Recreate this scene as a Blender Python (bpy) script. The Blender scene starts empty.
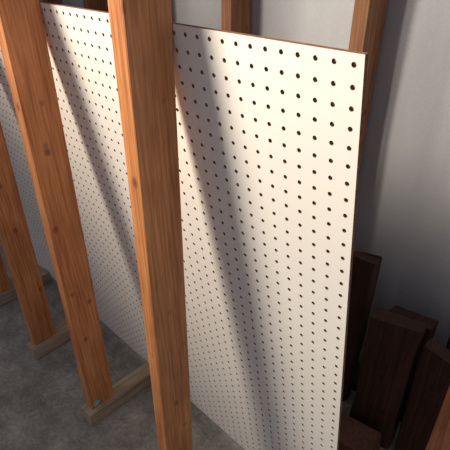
import bpy, bmesh, math, random
from mathutils import Vector, Euler, noise as mnoise
random.seed(4)
scene=bpy.context.scene
col=scene.collection

# ---------------- materials ----------------
def newmat(name):
    m=bpy.data.materials.new(name); m.use_nodes=True
    nt=m.node_tree; b=nt.nodes['Principled BSDF']
    return m,nt,b
def ramp(nt,fac,stops):
    r=nt.nodes.new('ShaderNodeValToRGB')
    while len(r.color_ramp.elements)<len(stops): r.color_ramp.elements.new(0.5)
    for e,(p,c) in zip(r.color_ramp.elements,stops):
        e.position=p; e.color=(c[0],c[1],c[2],1)
    nt.links.new(fac,r.inputs['Fac']); return r.outputs['Color']
def noise(nt,vec,scale,detail=4,rough=.55,dist=0):
    n=nt.nodes.new('ShaderNodeTexNoise'); n.inputs['Scale'].default_value=scale
    n.inputs['Detail'].default_value=detail; n.inputs['Roughness'].default_value=rough
    n.inputs['Distortion'].default_value=dist
    nt.links.new(vec,n.inputs['Vector']); return n.outputs['Fac']
def mapping(nt,vec,sc):
    m=nt.nodes.new('ShaderNodeMapping'); m.inputs['Scale'].default_value=sc
    nt.links.new(vec,m.inputs['Vector']); return m.outputs['Vector']
def mix(nt,fac,a,b,mode='MIX'):
    m=nt.nodes.new('ShaderNodeMix'); m.data_type='RGBA'; m.blend_type=mode
    for inp,v in ((m.inputs[0],fac),(m.inputs[6],a),(m.inputs[7],b)):
        if isinstance(v,(int,float)): inp.default_value=v
        elif isinstance(v,tuple): inp.default_value=(v[0],v[1],v[2],1)
        else: nt.links.new(v,inp)
    return m.outputs[2]
def wood(name,light,mid,dark,knot,rough=.5,knots=True):
    m,nt,b=newmat(name)
    tc=nt.nodes.new('ShaderNodeTexCoord'); oi=nt.nodes.new('ShaderNodeObjectInfo')
    mul=nt.nodes.new('ShaderNodeMath'); mul.operation='MULTIPLY'; mul.inputs[1].default_value=17.3
    nt.links.new(oi.outputs['Random'],mul.inputs[0])
    add=nt.nodes.new('ShaderNodeVectorMath'); add.operation='ADD'
    nt.links.new(tc.outputs['Object'],add.inputs[0]); nt.links.new(mul.outputs[0],add.inputs[1])
    v=add.outputs[0]
    g=noise(nt,mapping(nt,v,(50,50,2.4)),1.6,6,.65,.4)
    c=ramp(nt,g,[(.32,dark),(.48,mid),(.62,light)])
    w=nt.nodes.new('ShaderNodeTexWave'); w.wave_type='BANDS'; w.bands_direction='DIAGONAL'
    w.inputs['Scale'].default_value=60; w.inputs['Distortion'].default_value=6
    w.inputs['Detail'].default_value=3; w.inputs['Detail Scale'].default_value=.7
    nt.links.new(mapping(nt,v,(1,1,.05)),w.inputs['Vector'])
    wr=ramp(nt,w.outputs['Fac'],[(0,(.78,.70,.64)),(.6,(1,1,1))])
    c=mix(nt,.6,c,wr,'MULTIPLY')
    f=noise(nt,mapping(nt,v,(260,260,14)),1,3,.6)
    fr=ramp(nt,f,[(.35,(.76,.71,.66)),(.6,(1,1,1))])
    c=mix(nt,.6,c,fr,'MULTIPLY')
    bl=noise(nt,mapping(nt,v,(9,9,5.0)),1,4,.6)
    c=mix(nt,.75,c,ramp(nt,bl,[(.35,(.74,.66,.6)),(.62,(1.05,1.02,1))]),'MULTIPLY')
    if knots:
        vo=nt.nodes.new('ShaderNodeTexVoronoi'); vo.inputs['Scale'].default_value=1
        vo.inputs['Randomness'].default_value=1
        nt.links.new(mapping(nt,v,(19,19,14)),vo.inputs['Vector'])
        k=ramp(nt,vo.outputs['Distance'],[(0,(.9,.9,.9)),(.10,(.65,.65,.65)),(.18,(0,0,0))])
        c=mix(nt,k,c,knot)
    nt.links.new(c,b.inputs['Base Color'])
    b.inputs['Roughness'].default_value=rough
    bp=nt.nodes.new('ShaderNodeBump'); bp.inputs['Strength'].default_value=.3; bp.inputs['Distance'].default_value=.002
    nt.links.new(f,bp.inputs['Height']); nt.links.new(bp.outputs[0],b.inputs['Normal'])
    return m
M_fir=wood('fir',(.67,.305,.12),(.56,.23,.083),(.40,.145,.05),(.15,.05,.018),.48)
M_fir_end=wood('fir_end',(.5,.3,.15),(.42,.23,.1),(.3,.15,.06),(.1,.04,.02),.8,False)
M_dark_fir=wood('dark_fir',(.42,.21,.105),(.34,.16,.075),(.24,.105,.048),(.08,.03,.015),.65)  # darker, less saturated fir tone for the back studs
M_old=wood('old_lumber',(.10,.038,.022),(.064,.025,.016),(.03,.012,.008),(.015,.007,.005),.75)
M_old_end=wood('old_end',(.08,.038,.026),(.06,.028,.02),(.04,.018,.013),(.02,.01,.01),.85,False)
M_brown=wood('brown_lumber',(.20,.09,.05),(.15,.065,.036),(.09,.038,.022),(.05,.02,.01),.7)
M_sole=wood('sole_wood',(.44,.38,.29),(.37,.31,.225),(.24,.19,.135),(.12,.07,.04),.8,False)

M_white,nt,b=newmat('pegboard_white')
tc=nt.nodes.new('ShaderNodeTexCoord')
n=noise(nt,tc.outputs['Object'],3,4)
nt.links.new(ramp(nt,n,[(.3,(.79,.765,.72)),(.7,(.84,.815,.77))]),b.inputs['Base Color'])
b.inputs['Roughness'].default_value=.42
M_hard,nt,b=newmat('hardboard')
tc=nt.nodes.new('ShaderNodeTexCoord')
n=noise(nt,tc.outputs['Object'],180,4)
nt.links.new(ramp(nt,n,[(.3,(.13,.055,.026)),(.7,(.26,.12,.06))]),b.inputs['Base Color'])
b.inputs['Roughness'].default_value=.85
M_conc,nt,b=newmat('concrete')
tc=nt.nodes.new('ShaderNodeTexCoord')
n1=noise(nt,tc.outputs['Object'],9,8,.75,.1); n2=noise(nt,tc.outputs['Object'],90,5,.75)
c=ramp(nt,n1,[(.34,(.17,.16,.145)),(.5,(.28,.27,.245)),(.66,(.41,.395,.365))])
c=mix(nt,.8,c,ramp(nt,n2,[(.3,(.5,.5,.5)),(.6,(1,1,1))]),'MULTIPLY')
nt.links.new(c,b.inputs['Base Color']); b.inputs['Roughness'].default_value=.85
bp=nt.nodes.new('ShaderNodeBump'); bp.inputs['Strength'].default_value=.4; bp.inputs['Distance'].default_value=.005
nt.links.new(n2,bp.inputs['Height']); nt.links.new(bp.outputs[0],b.inputs['Normal'])
M_sheet,nt,b=newmat('grey_sheeting')
tc=nt.nodes.new('ShaderNodeTexCoord')
n2=noise(nt,mapping(nt,tc.outputs['Object'],(230,230,230)),1,3,.6)
n1=noise(nt,mapping(nt,tc.outputs['Object'],(5,5,2)),1.3,4,.55,.3)
c=ramp(nt,n1,[(.3,(.42,.435,.465)),(.7,(.48,.495,.525))])
c=mix(nt,.5,c,ramp(nt,n2,[(.35,(.82,.82,.82)),(.6,(1,1,1))]),'MULTIPLY')
nt.links.new(c,b.inputs['Base Color'])
b.inputs['Roughness'].default_value=.7
M_teal,nt,b=newmat('teal_paint')
tc=nt.nodes.new('ShaderNodeTexCoord')
nt.links.new(ramp(nt,noise(nt,tc.outputs['Object'],90),[(.3,(.12,.36,.45)),(.7,(.3,.6,.68))]),b.inputs['Base Color'])

def mkobj(name,me,loc=(0,0,0),rot=(0,0,0)):
    o=bpy.data.objects.new(name,me); col.objects.link(o)
    o.location=loc; o.rotation_euler=rot; return o
def tag(o,label,cat,group=None):
    o['label']=label; o['category']=cat
    if group: o['group']=group

def lumber(name,w,d,L,loc,rot=(0,0,0),mats=None,bev=.003,cut=0,rough=0):
    """sawn timber, long axis local Z, base at origin; eased edges, optional angled/rough end cut"""
    bm=bmesh.new(); n=max(4,int(L/.06 if rough else L/.12)); rings=[]
    r=bev; hw,hd=w/2,d/2
    prof=[]
    for cx,cy,a0 in ((hw-r,hd-r,0),(-hw+r,hd-r,90),(-hw+r,-hd+r,180),(hw-r,-hd+r,270)):
        for k in range(3):
            a=math.radians(a0+45*k); prof.append((cx+r*math.cos(a),cy+r*math.sin(a)))
    for i in range(n+1):
        t=i/n; z=t*L
        ring=[]; sx=1-random.uniform(0,rough); sy=1-random.uniform(0,rough)
        for (x,y) in prof:
            zz=z+((cut*x/w+random.uniform(-1,1)*rough*.06) if i==n else 0)
            ring.append(bm.verts.new((x*sx,y*sy,zz)))
        rings.append(ring)
    for a,b_ in zip(rings,rings[1:]):
        for j in range(12):
            bm.faces.new((a[j],a[(j+1)%12],b_[(j+1)%12],b_[j]))
    f=bm.faces.new(list(reversed(rings[0]))); f.material_index=1
    f=bm.faces.new(rings[-1]); f.material_index=1
    bmesh.ops.recalc_face_normals(bm,faces=bm.faces)
    me=bpy.data.meshes.new(name); bm.to_mesh(me); bm.free()
    for m in (mats or (M_fir,M_fir_end)): me.materials.append(m)
    return mkobj(name,me,loc,rot)

# ---------------- structure ----------------
def slab(name,x0,x1,y0,y1,z0,z1,mat):
    bm=bmesh.new(); bmesh.ops.create_cube(bm,size=1)
    for v in bm.verts:
        v.co=Vector(((x1 if v.co.x>0 else x0),(y1 if v.co.y>0 else y0),(z1 if v.co.z>0 else z0)))
    me=bpy.data.meshes.new(name); bm.to_mesh(me); bm.free(); me.materials.append(mat)
    o=mkobj(name,me); o['kind']='structure'; return o
slab('floor',-6,3,-3,1.4,-.1,0,M_conc)
# back wall: slack sheeting with soft vertical folds, real relief, closed slab
bm=bmesh.new(); NX,NZ=300,70; X0,X1,H=-4.0,2.0,2.5
G=[]
for i in range(NX+1):
    row=[]
    for j in range(NZ+1):
        x=X0+(X1-X0)*i/NX; z=H*j/NZ
        y=1.186+.012*abs(mnoise.noise(Vector((x*3.2,z*.7,1.0))))+.007*mnoise.noise(Vector((x*9+z*1.5,z*1.6,5.0)))+.003*mnoise.noise(Vector((x*22,z*5,9.0)))
        if -.43<x<-.40: y+=.004
        row.append(bm.verts.new((x,max(y,1.181),z)))
    G.append(row)
for i in range(NX):
    for j in range(NZ):
        f=bm.faces.new((G[i][j],G[i+1][j],G[i+1][j+1],G[i][j+1])); f.smooth=True
bk=[bm.verts.new(c) for c in ((X0,1.26,0),(X1,1.26,0),(X1,1.26,H),(X0,1.26,H))]
bm.faces.new(bk[::-1])
me=bpy.data.meshes.new('wall_back'); bm.to_mesh(me); bm.free(); me.materials.append(M_sheet)
o=mkobj('wall_back',me); o['kind']='structure'

# ---------------- front rack studs ----------------
Z0=.054
labs=["orange fir wall stud with pegboard leaning behind it",
      "orange fir stud on sole block, teal smear at foot",
      "orange fir wall stud standing on a short sole block",
      "orange fir wall stud at the far end of the row"]
for i in range(4):
    X=[-.606,-1.010,-1.405,-1.80][i]
    s=lumber('wall_stud',.038,(.083 if i==0 else .085),2.42,(X,.4246,Z0),(0,(.011 if i==0 else 0),0))
    tag(s,labs[i],'stud','studs of the front rack')
    k=lumber('sole_block',.058,Z0-.0005,(.12 if i==0 else .265),(X+.008,.364,Z0/2),(-math.pi/2,0,0),mats=(M_sole,M_sole),bev=.003,rough=.03)
    tag(k,'weathered short lumber block lying on concrete under a stud','wood block','sole blocks under the studs')
    if i==1:
        bm=bmesh.new(); bmesh.ops.create_circle(bm,cap_ends=True,segments=14,radius=.012)
        for v in bm.verts: v.co.x*=random.uniform(.6,1.1); v.co.y*=random.uniform(.8,1.2)
        ex=bmesh.ops.extrude_face_region(bm,geom=bm.faces[:])
        for v in ex['geom']:
            if isinstance(v,bmesh.types.BMVert): v.co.z+=.0008
        me=bpy.data.meshes.new('paint_mark'); bm.to_mesh(me); bm.free(); me.materials.append(M_teal)
        p=mkobj('paint_mark',me,(.0192,-.022,.017),(math.pi/2,0,math.pi/2)); p.parent=s
        p['label']='small teal paint smear'

# ---------------- pegboard ----------------
def pegboard(name,nx,nz,p,rad,th):
    V=[];F=[];MI=[]
    idx={}
    def vert(key,co):
        if key not in idx: idx[key]=len(V); V.append(co)
        return idx[key]
    for side,y in ((0,0.0),(1,th)):
        for i in range(nx+1):
            for j in range(nz+1):
                vert((side,i,j),(i*p,y,j*p))
    N=12
    for i in range(nx):
        for j in range(nz):
            cx,cz=(i+.5)*p,(j+.5)*p
            hv=[]
            for y in (0.0,th):
                base=len(V)
                for k in range(N):
                    a=math.radians(225+360*k/N)
                    V.append((cx+rad*math.cos(a),y,cz+rad*math.sin(a)))
                hv.append([base+k for k in range(N)])
            cs=[(i,j),(i+1,j),(i+1,j+1),(i,j+1)]
            for side in (0,1):
                h=hv[side]
                for q in range(4):
                    a=idx[(side,)+cs[q]]; b_=idx[(side,)+cs[(q+1)%4]]
                    arc=[h[(3*q+t)%N] for t in range(4)]
                    f=[a,b_]+arc[::-1]
                    F.append(f if side==0 else f[::-1]); MI.append(0 if side==0 else 1)
            for k in range(N):
                F.append([hv[0][k],hv[0][(k+1)%N],hv[1][(k+1)%N],hv[1][k]]); MI.append(1)
    for i in range(nx):
        for j in (0,nz):
            f=[idx[(0,i,j)],idx[(0,i+1,j)],idx[(1,i+1,j)],idx[(1,i,j)]]
            F.append(f if j else f[::-1]); MI.append(1)
    for j in range(nz):
        for i in (0,nx):
            f=[idx[(0,i,j)],idx[(0,i,j+1)],idx[(1,i,j+1)],idx[(1,i,j)]]
            F.append(f if not i else f[::-1]); MI.append(1)
    me=bpy.data.meshes.new(name); me.from_pydata(V,[],F); me.materials.append(M_white); me.materials.append(M_hard)
    me.polygons.foreach_set('material_index',MI); me.update()
    return me
p=.0254
me=pegboard('pegboard',96,48,p,.0034,.0065)
lean=math.asin((.641-.4705)/(48*p))
board=mkobj('pegboard',me,(-.244-96*p,.641,.018))
board.rotation_mode='YXZ'
board.rotation_euler=(lean,-.0115,0)
tag(board,'large white perforated hardboard sheet leaning against back of studs','pegboard')

# ---------------- back wall studs ----------------
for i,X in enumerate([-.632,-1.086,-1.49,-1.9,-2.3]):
    s=lumber('back_wall_stud',.042,.089,2.46,(X,1.1345,.04),mats=(M_dark_fir,M_fir_end))
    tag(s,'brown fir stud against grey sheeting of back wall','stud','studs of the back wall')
s=lumber('bottom_plate',.089,.038,3.4,(-2.9,1.1345,.0195),mats=(M_old,M_old_end))
s.rotation_euler=(math.pi/2,0,math.pi/2)
tag(s,'dark lumber plate lying on concrete beneath the back studs','wood plate')
s=lumber('upright_stud',.038,.089,2.45,(-.116,.86,0))
tag(s,'bright orange fir post standing near scrap lumber','stud')
# ---------------- scrap lumber ----------------
O=(M_old,M_old_end)
def scrap(w,d,L,loc,rot,label,cut=0,mats=O):
    s=lumber('scrap_lumber',w,d,L,loc,rot,mats=mats,bev=.006,cut=cut,rough=.10); tag(s,label,'wood scrap','scrap lumber offcuts by the back wall')
    return s
scrap(.089,.05,.57,(-.49,1.045,.003),(-.03,.0,0),'tall dark brown lumber offcut standing against back stud',.01)
scrap(.14,.06,.46,(-.325,.985,.004),(-.05,-.02,.12),'reddish-brown chunky offcut standing on end',.02)
scrap(.14,.05,.42,(-.178,1.0,.004),(-.04,-0.02,.05),'chunky dark brown offcut standing on end',-.03)
scrap(.14,.05,.38,(-.33,1.10,.04),(0,.0,.0),'wide dark offcut on end, added behind others to darken the gap',.02)  # extra offcut, added to make the lower right darker
scrap(.15,.05,.40,(-.15,1.10,.04),(0,.0,.0),'wide dark offcut on end, added behind others to darken the gap',-.01)  # second added offcut, fills the gap with dark wood as shade
scrap(.20,.10,.11,(-.355,.865,.003),(-.0,.0,.12),'low brown timber block on concrete beside the pegboard corner',.01,(M_brown,M_brown))

# ---------------- lights ----------------
w=bpy.data.worlds.new('World'); scene.world=w; w.use_nodes=True
bg=w.node_tree.nodes['Background']; bg.inputs[0].default_value=(.78,.78,.87,1); bg.inputs[1].default_value=.37
el=math.radians(31); hx,hy=.70,.72; h=math.hypot(hx,hy)
dirv=Vector((hx/h*math.cos(el),hy/h*math.cos(el),-math.sin(el)))
D=2.3; tgt=Vector((-.5,.5,1.15))
d=bpy.data.lights.new('window_light','AREA'); d.shape='DISK'; d.size=.72; d.energy=25; d.color=(1,.88,.72)
d.spread=math.radians(70)
lo=bpy.data.objects.new('window_light',d); col.objects.link(lo)
lo.location=tgt-dirv*D
aim=(tgt+Vector((0,0,.5)))-lo.location
lo.rotation_euler=aim.to_track_quat('-Z','Y').to_euler()

# ---------------- camera ----------------
cd=bpy.data.cameras.new('camera'); cam=bpy.data.objects.new('camera',cd); col.objects.link(cam)
cam.location=(0,0,1.36)
cd.sensor_width=36; cd.lens=36*468/450; cd.clip_start=.01
cam.rotation_euler=(math.radians(90-31.8),0,math.radians(45))
scene.camera=cam
scene.view_settings.view_transform='Standard'
